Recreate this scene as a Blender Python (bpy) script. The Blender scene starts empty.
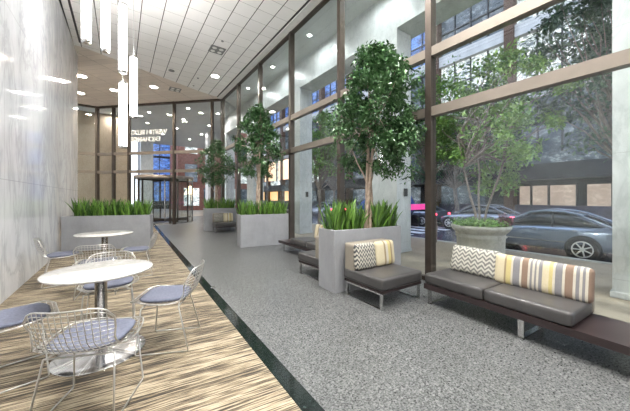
import bpy, math, random
from mathutils import Vector, Matrix
random.seed(7)
C = bpy.context.scene.collection
PI = math.pi
R = math.radians

# ------------------------------------------------------------------ materials
def new_mat(name, base=(.5,.5,.5), rough=.5, metal=0., spec=.5):
    m = bpy.data.materials.new(name); m.use_nodes = True
    b = m.node_tree.nodes['Principled BSDF']
    b.inputs['Base Color'].default_value = (*base, 1)
    b.inputs['Roughness'].default_value = rough
    b.inputs['Metallic'].default_value = metal
    b.inputs['Specular IOR Level'].default_value = spec
    return m, m.node_tree, b
def N(nt, typ, **kw):
    n = nt.nodes.new(typ)
    for k, v in kw.items():
        if k.startswith('i_'):
            key = k[2:]
            n.inputs[int(key) if key.isdigit() else key.replace('_', ' ')].default_value = v
        else: setattr(n, k, v)
    return n
def coords(nt, scale=(1,1,1), rot=(0,0,0), pre=0):
    tc = N(nt, 'ShaderNodeTexCoord'); mp = N(nt, 'ShaderNodeMapping')
    mp.inputs['Scale'].default_value = scale; mp.inputs['Rotation'].default_value = rot
    src = tc.outputs['Object']
    if pre:
        m0 = N(nt, 'ShaderNodeMapping'); m0.inputs['Rotation'].default_value = (0,0,pre); nt.links.new(src, m0.inputs['Vector']); src = m0.outputs[0]
    nt.links.new(src, mp.inputs['Vector'])
    return mp.outputs[0]
def ramp(nt, fac, stops, interp='LINEAR'):
    r = N(nt, 'ShaderNodeValToRGB'); r.color_ramp.interpolation = interp
    e = r.color_ramp.elements
    while len(e) < len(stops): e.new(.5)
    for k, (p, c) in zip(e, stops): k.position = p; k.color = (*c, 1)
    nt.links.new(fac, r.inputs[0]); return r.outputs[0]
def noise(nt, vec, scale, detail=4, rough=.5, dist=0):
    n = N(nt, 'ShaderNodeTexNoise'); n.inputs['Scale'].default_value = scale
    n.inputs['Detail'].default_value = detail; n.inputs['Roughness'].default_value = rough
    n.inputs['Distortion'].default_value = dist
    nt.links.new(vec, n.inputs['Vector']); return n.outputs['Fac']
def mixc(nt, fac, a, b, mode='MIX'):
    m = N(nt, 'ShaderNodeMix', data_type='RGBA', blend_type=mode)
    for s, v in ((m.inputs[0], fac), (m.inputs[6], a), (m.inputs[7], b)):
        if isinstance(v, (int, float)): s.default_value = v
        elif isinstance(v, tuple): s.default_value = (*v, 1)
        else: nt.links.new(v, s)
    return m.outputs[2]
def math_(nt, op, a, b=None, c=None):
    m = N(nt, 'ShaderNodeMath', operation=op)
    for i, v in enumerate((a, b, c)):
        if v is None: continue
        if isinstance(v, (int, float)): m.inputs[i].default_value = v
        else: nt.links.new(v, m.inputs[i])
    return m.outputs[0]
def bump(nt, b, h, strength=.2, dist=.01):
    n = N(nt, 'ShaderNodeBump'); n.inputs['Strength'].default_value = strength; n.inputs['Distance'].default_value = dist
    nt.links.new(h, n.inputs['Height']); nt.links.new(n.outputs[0], b.inputs['Normal'])
def simple(name, base, rough=.5, metal=0., var=.0, vscale=8, spec=.5, bmp=0):
    m, nt, b = new_mat(name, base, rough, metal, spec)
    if var:
        v = coords(nt); f = noise(nt, v, vscale, 5)
        lo = tuple(max(0, c*(1-var)) for c in base); hi = tuple(min(1, c*(1+var)) for c in base)
        nt.links.new(ramp(nt, f, [(.3, lo), (.7, hi)]), b.inputs['Base Color'])
        if bmp: bump(nt, b, f, bmp)
    return m
def emis(name, col, s, base=(.8,.8,.8)):
    m, nt, b = new_mat(name, base, .5)
    b.inputs['Emission Color'].default_value = (*col, 1); b.inputs['Emission Strength'].default_value = s
    return m
def glass(name, tint=(.93,.97,.95), f0=.06, rough=0.0):
    m = bpy.data.materials.new(name); m.use_nodes = True; nt = m.node_tree; nt.nodes.clear()
    o = N(nt, 'ShaderNodeOutputMaterial'); mx = N(nt, 'ShaderNodeMixShader')
    t = N(nt, 'ShaderNodeBsdfTransparent'); g = N(nt, 'ShaderNodeBsdfGlossy'); fr = N(nt, 'ShaderNodeLayerWeight')
    t.inputs[0].default_value = (*tint, 1); g.inputs['Roughness'].default_value = rough
    g.inputs[0].default_value = (.9,.95,.93,1)
    fr.inputs['Blend'].default_value = .5
    pw = N(nt, 'ShaderNodeMath', operation='POWER'); nt.links.new(fr.outputs['Facing'], pw.inputs[0]); pw.inputs[1].default_value = 4.5
    ma = N(nt, 'ShaderNodeMath', operation='MULTIPLY_ADD'); nt.links.new(pw.outputs[0], ma.inputs[0]); ma.inputs[1].default_value = .45; ma.inputs[2].default_value = f0
    nt.links.new(ma.outputs[0], mx.inputs[0]); nt.links.new(t.outputs[0], mx.inputs[1]); nt.links.new(g.outputs[0], mx.inputs[2])
    nt.links.new(mx.outputs[0], o.inputs[0]); return m

M = {}
# striped woven carpet: streaks along X
def m_carpet():
    m, nt, b = new_mat('striped_carpet', rough=.7)
    v = coords(nt, (1.5, 44, 1), pre=R(8)); f = noise(nt, v, 1.6, 6, .62, .12)
    v2 = coords(nt, (3.2, 85, 1), pre=R(8)); f2 = noise(nt, v2, 1.5, 3, .6)
    v3 = coords(nt, (.9, 9, 1), pre=R(8)); f3 = noise(nt, v3, 1.0, 3, .5)
    s = math_(nt, 'ADD', math_(nt, 'MULTIPLY', f, .62), math_(nt, 'MULTIPLY', f2, .38))
    s = math_(nt, 'ADD', s, math_(nt, 'MULTIPLY', math_(nt, 'SUBTRACT', f3, .5), .28))
    c = ramp(nt, s, [(.42, (.014,.010,.006)), (.465, (.055,.040,.024)), (.50, (.16,.122,.075)), (.535, (.29,.235,.155)), (.59, (.45,.385,.28)), (.66, (.17,.13,.085))])
    nt.links.new(c, b.inputs['Base Color']); bump(nt, b, s, .15); return m
def m_terrazzo():
    m, nt, b = new_mat('grey_terrazzo', rough=.32)
    v = coords(nt); f = noise(nt, v, 70, 3, .75); g = noise(nt, v, 26, 3, .7); h = noise(nt, v, 1.2, 3)
    vo = N(nt, 'ShaderNodeTexVoronoi'); vo.inputs['Scale'].default_value = 55; nt.links.new(v, vo.inputs['Vector'])
    c = ramp(nt, f, [(.39, (.008,.009,.009)), (.5, (.055,.058,.059)), (.61, (.36,.37,.36))])
    c2 = ramp(nt, vo.outputs['Color'], [(.15, (.02,.021,.021)), (.5, (.08,.083,.083)), (.85, (.26,.265,.26))])
    c = mixc(nt, .5, c, c2)
    c = mixc(nt, .3, c, ramp(nt, g, [(.35, (.055,.057,.058)), (.65, (.16,.165,.165))]))
    c = mixc(nt, 1., c, ramp(nt, h, [(.3, (.88,.88,.88)), (.7, (1,1,1))]), 'MULTIPLY')
    nt.links.new(c, b.inputs['Base Color'])
    rr = ramp(nt, f, [(.3, (.22,.22,.22)), (.7, (.4,.4,.4))]); nt.links.new(rr, b.inputs['Roughness']); return m
def m_marble(name, lo, hi, vein, sc=1., rough=.15, joints=None, warp=1.):
    m, nt, b = new_mat(name, rough=rough)
    v = coords(nt, (sc, sc, sc*.45)); f = noise(nt, v, 1.7, 8, .62, warp)
    f2 = noise(nt, v, .9, 5, .55, 1.5)
    c = ramp(nt, f2, [(.3, lo), (.68, hi)])
    a = math_(nt, 'ABSOLUTE', math_(nt, 'SUBTRACT', f, .5))
    k = ramp(nt, a, [(.0, (1,1,1)), (.045, (.18,.18,.18)), (.12, (0,0,0))])
    c = mixc(nt, math_(nt, 'MULTIPLY', k, .55), c, vein)
    f4 = noise(nt, coords(nt, (sc*5, sc*5, sc*2)), 2.5, 6, .7)
    c = mixc(nt, .35, c, ramp(nt, f4, [(.3, lo), (.7, hi)]))
    if joints:
        sx, sy, sz = joints
        tc = N(nt, 'ShaderNodeTexCoord'); sp = N(nt, 'ShaderNodeSeparateXYZ'); nt.links.new(tc.outputs['Object'], sp.inputs[0])
        j = None
        for o, per in zip(sp.outputs, joints):
            if not per: continue
            q = math_(nt, 'ABSOLUTE', math_(nt, 'SUBTRACT', math_(nt, 'FRACT', math_(nt, 'DIVIDE', math_(nt, 'ADD', o, 100.37), per)), .5))
            q = math_(nt, 'LESS_THAN', q, .0045/per)
            j = q if j is None else math_(nt, 'MAXIMUM', j, q)
        c = mixc(nt, math_(nt, 'MULTIPLY', j, .55), c, (.30,.30,.30))
    nt.links.new(c, b.inputs['Base Color']); return m
def m_ceiling(name, hi, lo, px, py, ang=0, wx=.012, wy=.006, ex=.0, ey=.0, groove=(.06,.055,.05), cross=.45):
    m, nt, b = new_mat(name, rough=.6)
    v = coords(nt, (1,1,1), (0,0,ang)); sp = N(nt, 'ShaderNodeSeparateXYZ'); nt.links.new(v, sp.inputs[0])
    def line(o, per, w, off):
        q = math_(nt, 'FRACT', math_(nt, 'DIVIDE', math_(nt, 'ADD', o, 100*per - off), per))
        return math_(nt, 'LESS_THAN', q, w/per)
    jx = line(sp.outputs[0], px, wx, ex); jy = line(sp.outputs[1], py, wy, ey)
    f = noise(nt, coords(nt, (1,1,1)), 3, 4)
    wn = N(nt, 'ShaderNodeTexWhiteNoise', noise_dimensions='2D')
    cx = N(nt, 'ShaderNodeCombineXYZ')
    nt.links.new(math_(nt, 'FLOOR', math_(nt, 'DIVIDE', math_(nt, 'ADD', sp.outputs[0], 100*px-ex), px)), cx.inputs[0])
    nt.links.new(math_(nt, 'FLOOR', math_(nt, 'DIVIDE', math_(nt, 'ADD', sp.outputs[1], 100*py-ey), py)), cx.inputs[1])
    nt.links.new(cx.outputs[0], wn.inputs['Vector'])
    c = ramp(nt, wn.outputs['Value'], [(0, lo), (1, hi)])
    c = mixc(nt, .3, c, ramp(nt, f, [(.3, lo), (.7, hi)]))
    c = mixc(nt, math_(nt, 'MULTIPLY', jy, cross), c, (.25,.24,.22))
    c = mixc(nt, jx, c, groove)
    nt.links.new(c, b.inputs['Base Color']); return m
def m_stripes(name, cols, per, ax=0):
    m, nt, b = new_mat(name, rough=.85)
    v = coords(nt); sp = N(nt, 'ShaderNodeSeparateXYZ'); nt.links.new(v, sp.inputs[0])
    q = math_(nt, 'FRACT', math_(nt, 'DIVIDE', math_(nt, 'ADD', sp.outputs[ax], 50.5*per), per))
    n = sum(w for w, _ in cols); p = 0; st = []
    for w, c in cols: st.append((p/n, c)); p += w
    c = ramp(nt, q, st, 'CONSTANT')
    f = noise(nt, coords(nt, (1,1,1)), 160, 2)
    c = mixc(nt, 1, c, ramp(nt, f, [(.3, (.8,.8,.8)), (.7, (1,1,1))]), 'MULTIPLY')
    nt.links.new(c, b.inputs['Base Color']); return m
def m_chevron(name, a, bcol, sx=.1, sz=.05):
    m, nt, b = new_mat(name, rough=.85)
    v = coords(nt); sp = N(nt, 'ShaderNodeSeparateXYZ'); nt.links.new(v, sp.inputs[0])
    zig = math_(nt, 'ABSOLUTE', math_(nt, 'SUBTRACT', math_(nt, 'FRACT', math_(nt, 'DIVIDE', math_(nt, 'ADD', sp.outputs[0], 50*sx), sx)), .5))
    f = noise(nt, v, 30, 3)
    q = math_(nt, 'FRACT', math_(nt, 'ADD', math_(nt, 'ADD', math_(nt, 'DIVIDE', math_(nt, 'ADD', sp.outputs[2], 50*sz), sz), math_(nt, 'MULTIPLY', zig, 1.6)), math_(nt, 'MULTIPLY', f, .5)))
    c = ramp(nt, q, [(0, a), (.42, a), (.5, bcol), (.92, bcol), (1, a)])
    nt.links.new(c, b.inputs['Base Color']); return m
def m_concrete(name, a, b_, sc=5, rough=.7):
    m, nt, b = new_mat(name, rough=rough)
    v = coords(nt, (1,1,.6)); f = noise(nt, v, sc, 7, .65); g = noise(nt, v, sc*14, 3, .6)
    c = mixc(nt, .3, ramp(nt, f, [(.32, a), (.68, b_)]), ramp(nt, g, [(.3, a), (.7, b_)]))
    nt.links.new(c, b.inputs['Base Color']); bump(nt, b, g, .08); return m
def m_leaf(name, a, b_, rough=.35, sc=14, sat=0):
    m, nt, b = new_mat(name, rough=rough, spec=.5)
    v = coords(nt); f = noise(nt, v, sc, 2, .7)
    gi = N(nt, 'ShaderNodeNewGeometry')
    wn = math_(nt, 'ADD', math_(nt, 'MULTIPLY', gi.outputs['Random Per Island'], .7), math_(nt, 'MULTIPLY', f, .3))
    nt.links.new(ramp(nt, wn, [(.1, a), (.9, b_)]), b.inputs['Base Color'])
    return m

M['carpet'] = m_carpet(); M['terrazzo'] = m_terrazzo()
M['wall_marble'] = m_marble('polished_white_marble', (.54,.555,.58), (.79,.80,.82), (.25,.26,.29), .7, .07, (0, 1.5, 2.4))
M['wall_marble'].node_tree.nodes['Principled BSDF'].inputs['Specular IOR Level'].default_value = .28
M['column_stone'] = m_marble('pale_grey_marble', (.42,.435,.44), (.62,.635,.64), (.30,.32,.33), 1.3, .35, (0,0,1.75))
M['table_marble'] = m_marble('white_table_marble', (.46,.45,.43), (.72,.71,.69), (.26,.23,.20), 2.8, .18)
M['ceiling'] = m_ceiling('white_ceiling_panel', (.92,.90,.885), (.86,.84,.825), .50, .50, 0, .020, .012, .43, .2, cross=.7)
M['ceiling_tan'] = m_ceiling('tan_ceiling_panel', (.80,.72,.64), (.70,.62,.55), 1.2, .3, R(45), .012, .010, 0, 0, (.2,.17,.14), .6)
M['plaster'] = simple('pale_plaster', (.66,.65,.63), .7, var=.06)
M['granite'] = simple('dark_green_granite', (.012,.017,.016), .07, var=.8, vscale=40)
M['bronze'] = simple('dark_bronze_metal', (.085,.068,.056), .38, .6, var=.12, vscale=5)
M['transom'] = simple('brown_anodised_metal', (.21,.18,.15), .4, .35, var=.1, vscale=4)
M['glass'] = glass('window_glass', (.96,.98,.975), .045)
M['door_glass'] = glass('door_glass', (.93,.95,.94), .04)
M['planter'] = m_concrete('grey_planter_concrete', (.24,.245,.255), (.325,.33,.345), 4, .55)
M['planter_rim'] = m_concrete('pale_rim_concrete', (.52,.53,.55), (.62,.63,.65), 6, .5)
M['soil'] = simple('dark_soil', (.05,.035,.025), .95, var=.5, vscale=30)
M['leather'] = simple('dark_brown_grey_leather', (.060,.057,.056), .32, var=.14, vscale=5)
M['taupe'] = m_chevron('taupe_woven_fabric', (.20,.175,.14), (.27,.24,.195), .02, .015)
M['darkwood'] = simple('dark_stained_wood', (.028,.018,.018), .28, var=.3, vscale=4)
M['chrome'] = simple('brushed_steel', (.62,.61,.60), .25, 1., var=.08, vscale=20)
M['wire'] = simple('satin_chrome_wire', (.56,.55,.53), .32, .85, var=.06, vscale=30)
M['pad'] = simple('blue_grey_pad_fabric', (.115,.125,.17), .9, var=.18, vscale=60)
def m_spun():
    m, nt, b = new_mat('spun_steel', (.72,.71,.71), .2, 1.)
    v = coords(nt, (1,1,1)); sp = N(nt, 'ShaderNodeSeparateXYZ'); nt.links.new(v, sp.inputs[0])
    an = math_(nt, 'ARCTAN2', sp.outputs[1], sp.outputs[0]); cb = N(nt, 'ShaderNodeCombineXYZ')
    nt.links.new(math_(nt, 'MULTIPLY', math_(nt, 'SINE', an), 2.2), cb.inputs[0]); nt.links.new(math_(nt, 'MULTIPLY', math_(nt, 'COSINE', an), 2.2), cb.inputs[1])
    f = noise(nt, cb.outputs[0], 3.5, 5, .7)
    nt.links.new(ramp(nt, f, [(.35, (.45,.44,.44)), (.65, (.9,.89,.89))]), b.inputs['Base Color'])
    nt.links.new(ramp(nt, f, [(.35, (.12,.12,.12)), (.65, (.3,.3,.3))]), b.inputs['Roughness']); return m
M['spun'] = m_spun()
CR, YE, BR, GY, WH, TN = (.58,.51,.35), (.54,.45,.20), (.24,.165,.12), (.22,.215,.225), (.54,.50,.41), (.30,.23,.14)
M['stripe'] = m_stripes('cream_brown_grey_stripes', [(12,CR),(2,TN),(5,YE),(2,WH),(7,GY),(2,WH),(6,BR),(2,WH),(2,GY),(2,WH),(2,GY),(2,WH),(3,GY),(6,CR),(3,YE),(2,WH),(6,GY),(2,WH),(6,BR),(2,WH),(3,GY),(2,WH),(2,GY),(2,WH),(3,BR)], .84)
M['stripe_small'] = m_stripes('cream_gold_stripes', [(9,CR),(2,TN),(3,WH),(3,YE),(2,TN),(5,CR)], .40)
M['chevron'] = m_chevron('grey_cream_chevron', (.44,.43,.37), (.15,.147,.14), .085, .055)
M['leafprint'] = m_chevron('grey_cream_leaf_print', (.46,.44,.37), (.06,.06,.065), .05, .062)
M['tube'] = emis('lit_white_tube', (1,.985,.97), 8.)
M['downlight'] = emis('lit_downlight', (1,.96,.9), 22.)
M['white_metal'] = simple('white_enamel', (.75,.74,.72), .4)
M['grille'] = simple('grey_grille', (.25,.25,.25), .5, .3)
M['dark'] = simple('near_black_plastic', (.02,.02,.022), .5)
M['bark'] = simple('pale_ficus_bark', (.40,.31,.24), .8, var=.35, vscale=14, bmp=.4)
M['bark_out'] = simple('grey_tree_bark', (.17,.14,.12), .85, var=.35, vscale=12, bmp=.4)
M['ficus'] = m_leaf('ficus_leaf', (.014,.045,.016), (.12,.24,.095), .27)
M['blade'] = m_leaf('strap_leaf', (.010,.05,.008), (.17,.33,.05), .4)
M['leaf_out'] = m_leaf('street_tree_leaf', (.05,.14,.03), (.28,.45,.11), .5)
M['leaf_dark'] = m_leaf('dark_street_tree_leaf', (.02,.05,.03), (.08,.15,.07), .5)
M['cover_leaf'] = m_leaf('ground_cover_leaf', (.06,.16,.03), (.25,.42,.10), .5)
M['red_leaf'] = m_leaf('reddish_leaf', (.09,.03,.04), (.2,.08,.09), .5)
M['bowl'] = m_concrete('weathered_planter_concrete', (.27,.26,.225), (.43,.42,.37), 5, .85)
M['sidewalk'] = m_concrete('wet_tan_paving', (.24,.20,.155), (.36,.31,.24), 3, .45)
M['asphalt'] = m_concrete('wet_asphalt', (.05,.055,.07), (.095,.10,.125), 3, .2)
M['kerb'] = m_concrete('kerb_stone', (.3,.3,.28), (.4,.4,.38), 5)
M['soffit'] = simple('soffit_panel', (.52,.55,.55), .6, var=.05, vscale=3)
M['paint_line'] = simple('white_road_paint', (.6,.62,.65), .5, var=.2, vscale=6)
M['car_blue'] = simple('silver_blue_car_paint', (.27,.32,.40), .16, .45, var=.04)
M['car_grey'] = simple('grey_car_paint', (.33,.35,.40), .2, .6, var=.04)
M['car_glass'] = simple('dark_car_glass', (.03,.035,.04), .05, 0, spec=.8)
M['tyre'] = simple('black_tyre_rubber', (.018,.018,.02), .8)
M['tail'] = emis('red_tail_light', (1,.04,.08), 6, (.5,.02,.03))
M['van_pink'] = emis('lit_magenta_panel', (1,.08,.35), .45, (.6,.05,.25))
M['van_blue'] = simple('dark_blue_van_paint', (.02,.06,.22), .25)
M['facade_dark'] = simple('dark_facade_stone', (.030,.031,.034), .5, var=.2, vscale=2)
M['facade_purple'] = simple('purple_grey_stone', (.085,.078,.10), .5, var=.2, vscale=3)
M['facade_brown'] = simple('brown_pilaster_stone', (.10,.062,.045), .5, var=.2, vscale=2)
M['facade_pale'] = simple('pale_facade_stone', (.45,.44,.42), .6, var=.12, vscale=2)
M['facade_brick'] = simple('red_brown_brick', (.25,.12,.09), .8, var=.3, vscale=6)
M['beige'] = m_marble('beige_stone', (.28,.225,.17), (.44,.37,.29), (.3,.24,.18), 1.2, .3)
M['lit_warm'] = emis('lit_shop_window', (1,.78,.66), .5)
M['lit_warm'] = None
M['amber'] = emis('amber_lit_shop_window', (1,.55,.2), .8)
M['lampshade'] = emis('lit_lampshade', (1,.7,.3), 1.6)
def m_winlit(name, cols, s):
    m, nt, b = new_mat(name, (.05,.055,.06), .12)
    v = coords(nt, (1,1,1)); f = noise(nt, coords(nt, (1,1.2,2.2)), 1.5, 5, .75)
    c = ramp(nt, f, cols, 'CONSTANT'); nt.links.new(c, b.inputs['Emission Color']); b.inputs['Emission Strength'].default_value = s
    return m
M['win_a'] = m_winlit('lit_office_window', [(0, (.03,.04,.05)), (.40, (.10,.12,.12)), (.46, (.45,.49,.48)), (.51, (.12,.14,.14)), (.54, (.75,.78,.76)), (.61, (.16,.18,.18))], 1.25)
M['lit_warm'] = m_winlit('lit_shop_window', [(0, (.45,.33,.27)), (.5, (.62,.47,.38)), (.7, (.95,.78,.62))], .42)
M['lit_warm'].node_tree.nodes['Color Ramp'].color_ramp.interpolation = 'LINEAR'
M['win_b'] = m_winlit('dim_office_window', [(0, (.02,.03,.04)), (.5, (.06,.08,.10)), (.58, (.3,.33,.36)), (.62, (.05,.07,.09))], .7)
M['win_c'] = m_winlit('blue_dusk_window', [(0, (.02,.05,.15)), (.45, (.05,.13,.45)), (.55, (.15,.35,.95)), (.62, (.04,.08,.2))], .7)
for k_ in ('facade_dark','facade_purple','facade_brown','facade_brick','asphalt','beige'): M[k_].node_tree.nodes['Principled BSDF'].inputs['Specular IOR Level'].default_value = .12 if k_ != 'asphalt' else .3
M['glass_end'] = glass('end_window_glass', (.97,.98,.975), .02)
M['letters'] = simple('white_letters', (.85,.85,.85), .5)
M['yellow'] = simple('gold_frame', (.4,.3,.1), .4)

# ------------------------------------------------------------------ mesh building
class MB:
    def __init__(s): s.v = []; s.f = []; s.smooth = []
    def add(s, vs, fs, sm=False):
        o = len(s.v); s.v += [tuple(p) for p in vs]
        for f in fs: s.f.append(tuple(i+o for i in f)); s.smooth.append(sm)
        return s
    def box(s, x0, y0, z0, x1, y1, z1):
        return s.add([(x0,y0,z0),(x1,y0,z0),(x1,y1,z0),(x0,y1,z0),(x0,y0,z1),(x1,y0,z1),(x1,y1,z1),(x0,y1,z1)],
            [(0,3,2,1),(4,5,6,7),(0,1,5,4),(1,2,6,5),(2,3,7,6),(3,0,4,7)])
    def obox(s, a, b, w, z0, z1, off=0):
        """box standing along the floor line a->b (2D), width w centred + off to its left"""
        a = Vector(a); b = Vector(b); d = (b-a).normalized(); n = Vector((-d.y, d.x))
        q = [a+n*(off-w/2), b+n*(off-w/2), b+n*(off+w/2), a+n*(off+w/2)]
        return s.add([(p.x,p.y,z0) for p in q]+[(p.x,p.y,z1) for p in q], [(0,3,2,1),(4,5,6,7),(0,1,5,4),(1,2,6,5),(2,3,7,6),(3,0,4,7)])
    def prism(s, poly, z0, z1):
        n = len(poly)
        return s.add([(x,y,z0) for x,y in poly]+[(x,y,z1) for x,y in poly],
            [tuple(range(n))[::-1], tuple(range(n,2*n))]+[(i,(i+1)%n,(i+1)%n+n,i+n) for i in range(n)])
    def tube(s, pts, r, n=6, closed=False, caps=True):
        pts = [Vector(p) for p in pts]; m = len(pts); rs = r if isinstance(r, (list, tuple)) else [r]*m
        vs = []; prev = None
        for i, p in enumerate(pts):
            if closed: t = pts[(i+1)%m]-pts[i-1]
            else: t = pts[min(i+1, m-1)]-pts[max(i-1, 0)]
            if t.length < 1e-9: t = Vector((0,0,1))
            t.normalize()
            if prev is None: u = t.orthogonal().normalized()
            else:
                u = prev - t*prev.dot(t)
                u = u.normalized() if u.length > 1e-6 else t.orthogonal().normalized()
            prev = u; w = t.cross(u)
            for k in range(n):
                a = 2*PI*k/n; vs.append(p + (u*math.cos(a)+w*math.sin(a))*rs[i])
        fs = []
        for i in range(m if closed else m-1):
            j = (i+1) % m
            for k in range(n): fs.append((i*n+k, i*n+(k+1)%n, j*n+(k+1)%n, j*n+k))
        s.add(vs, fs, True)
        if caps and not closed:
            s.add(vs[:n], [tuple(range(n))[::-1]]); s.add(vs[-n:], [tuple(range(n))])
        return s
    def lathe(s, prof, n=32, c=(0,0), sm=True, cap=True):
        vs = []; fs = []
        for r, z in prof:
            for k in range(n):
                a = 2*PI*k/n; vs.append((c[0]+r*math.cos(a), c[1]+r*math.sin(a), z))
        for i in range(len(prof)-1):
            for k in range(n): fs.append((i*n+k, i*n+(k+1)%n, (i+1)*n+(k+1)%n, (i+1)*n+k))
        s.add(vs, fs, sm)
        if not cap: return s
        if prof[-1][0] > 1e-4: s.add(vs[-n:], [tuple(range(n))])
        if prof[0][0] > 1e-4: s.add(vs[:n], [tuple(range(n))[::-1]])
        return s
    def rbox(s, sx, sy, sz, r, c=(0,0,0), puff=0., n=10):
        """rounded, optionally puffed block centred on c"""
        h = Vector((sx/2, sy/2, sz/2)); c = Vector(c)
        for ax in range(3):
            for sg in (-1, 1):
                vs = []; fs = []
                for i in range(n+1):
                    for j in range(n+1):
                        p = Vector((0,0,0)); p[ax] = sg*h[ax]
                        # denser at edges
                        g = lambda t: math.sin((t/n-.5)*PI)
                        p[(ax+1)%3] = g(i)*h[(ax+1)%3]; p[(ax+2)%3] = g(j)*h[(ax+2)%3]
                        q = Vector([max(-h[k]+r, min(h[k]-r, p[k])) for k in range(3)])
                        d = p-q
                        if d.length > 1e-9: p = q+d.normalized()*r
                        if puff:
                            k = min(range(3), key=lambda k: h[k]); a, b_ = [m for m in range(3) if m != k]
                            e = (1-abs(p[a]/h[a])**3)*(1-abs(p[b_]/h[b_])**3)
                            p[k] *= (1-puff)+puff*1.6*max(0, e)**.6
                        vs.append(p+c)
                for i in range(n):
                    for j in range(n):
                        f = (i*(n+1)+j, (i+1)*(n+1)+j, (i+1)*(n+1)+j+1, i*(n+1)+j+1)
                        fs.append(f if sg > 0 else f[::-1])
                s.add(vs, fs, True)
        s.merge = True
        return s
    def build(s, name, mat, parent=None, **tags):
        me = bpy.data.meshes.new(name); me.from_pydata(s.v, [], s.f)
        me.polygons.foreach_set('use_smooth', s.smooth)
        if getattr(s, 'merge', False):
            import bmesh
            bm = bmesh.new(); bm.from_mesh(me); bmesh.ops.remove_doubles(bm, verts=bm.verts, dist=1e-5); bm.to_mesh(me); bm.free()
        me.update(); me.materials.append(M[mat] if isinstance(mat, str) else mat)
        o = bpy.data.objects.new(name, me); C.objects.link(o)
        if parent: o.parent = parent
        for k, v in tags.items(): o[k] = v
        return o
def thing(name, label, cat, loc=(0,0,0), rz=0, group=None):
    o = bpy.data.objects.new(name, None); C.objects.link(o); o.location = loc; o.rotation_euler = (0,0,rz)
    o.empty_display_size = .1
    if label: o['label'] = label
    if cat: o['category'] = cat
    if group: o['group'] = group
    return o
def tag(o, label=None, cat=None, group=None, kind=None):
    for k, v in (('label', label), ('category', cat), ('group', group), ('kind', kind)):
        if v: o[k] = v
    return o
def structure(name, label=None, parent=None):
    o = bpy.data.objects.new(name, None); C.objects.link(o); o['kind'] = 'structure'; o.empty_display_size = .1
    if label: o['label'] = label
    return o
def copy_tree(o, parent=None):
    c = o.copy(); C.objects.link(c)
    if parent: c.parent = parent
    for ch in list(o.children): copy_tree(ch, c)
    return c
def place(o, loc, rz, label=None, group=None):
    o.location = loc; o.rotation_euler = (0,0,rz)
    if label: o['label'] = label
    if group: o['group'] = group
    return o

# ------------------------------------------------------------------ key dimensions (metres; camera stands at the origin)
XW = -1.27        # marble wall
XG = 4.17         # street glazing line
CH = 6.4          # ceiling height
STRIP0, STRIP1 = (.84, -3.0), (1.37, 18.2)      # left edge of dark floor strip, near and far
SL = -.25         # street level
VX, VY = -1.05, 19.05                            # corner of the end facade
CX, CY = 4.17, 13.83                             # corner glazing / end facade

# floor
def sx(y, off=0): return STRIP0[0]+(STRIP1[0]-STRIP0[0])*(y-STRIP0[1])/(STRIP1[1]-STRIP0[1])+off
mb = MB(); mb.prism([(-6,-6),(sx(-6),-6),(sx(22),22),(-6,22)], -.1, 0)
f = mb.build('floor', 'carpet'); tag(f, 'cream and brown streaked woven floor under the cafe tables', kind='structure')
mb = MB(); mb.prism([(sx(-6,.125),-6),(XG+.1,-6),(XG+.1,14),(5.4,22),(sx(22,.125),22)], -.1, 0)
f = mb.build('floor', 'terrazzo'); tag(f, 'speckled grey terrazzo floor of the lobby walkway', kind='structure')
mb = MB(); mb.prism([(sx(-6),-6),(sx(-6,.125),-6),(sx(22,.125),22),(sx(22),22)], -.1, .001)
f = mb.build('trim_1', 'granite'); tag(f, 'polished dark green stone strip between carpet and terrazzo', kind='structure')
# small round floor outlet in the stone strip
mb = MB(); mb.lathe([(.035,.001),(.035,.006),(.028,.008)], 20)
o = mb.build('floor_outlet', 'chrome'); o.location = (1.15, 4.3, 0); tag(o, 'small round metal outlet cover set in the dark floor strip', 'outlet cover')

# marble wall, curving away at its far end
poly = [(XW, -6)]
poly += [(XW, 9.5), (XW+.03, 11.5)]
for k in range(0, 13):
    a = k/12*PI/2
    poly.append((XW+.03-1.6*(1-math.cos(a)), 12.6+1.9*math.sin(a)))
poly += [(-6, 14.5), (-6, -6)]
mb = MB(); n = len(poly)
mb.prism(poly, 0, CH)
w = mb.build('wall_left', 'wall_marble'); tag(w, 'tall polished white marble wall curving away at its far end', kind='structure')
mb = MB(); mb.box(-6, -6.2, 0, XG+.1, -6, CH); w = mb.build('wall_back', 'plaster'); tag(w, kind='structure')
mb = MB(); mb.box(-6.2, -6, 0, -6, 19.1, CH); w = mb.build('wall_side', 'plaster'); tag(w, kind='structure')

# ceilings
mb = MB(); mb.prism([(-6,-6),(XG+.1,-6),(XG+.1,13.85),(3.05,13.5),(-1.04,11.8),(-6,11.8)], CH, CH+.25)
c = mb.build('ceiling', 'ceiling'); tag(c, 'white ceiling panels with long dark grooves', kind='structure')
mb = MB(); mb.prism([(-6,11.8),(-1.04,11.8),(3.05,13.5),(XG+.1,13.85),(CX+.1,CY+.1),(VX,VY+.2),(-6,VY+.2)], CH, CH+.25)
c = mb.build('ceiling', 'ceiling_tan'); tag(c, 'warm tan panelled ceiling beyond the white one', kind='structure')
mb = MB(); mb.box(XG-.32, -6, CH-.012, XG-.27, 13.7, CH+.01); t = mb.build('trim_2', 'dark'); tag(t, kind='structure')
mb = MB(); mb.box(XG-.27, -6, CH-.05, XG-.06, 13.8, CH+.01); t = mb.build('trim_3', 'plaster'); tag(t, kind='structure')
mb = MB(); mb.box(XW+.17, -6, CH-.012, XW+.20, 11.5, CH+.01); t = mb.build('trim_4', 'dark'); tag(t, kind='structure')
mb = MB(); mb.box(XW-.0, -6, CH-.03, XW+.03, 11.5, CH+.01); t = mb.build('trim_5', 'dark'); tag(t, kind='structure')

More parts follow.
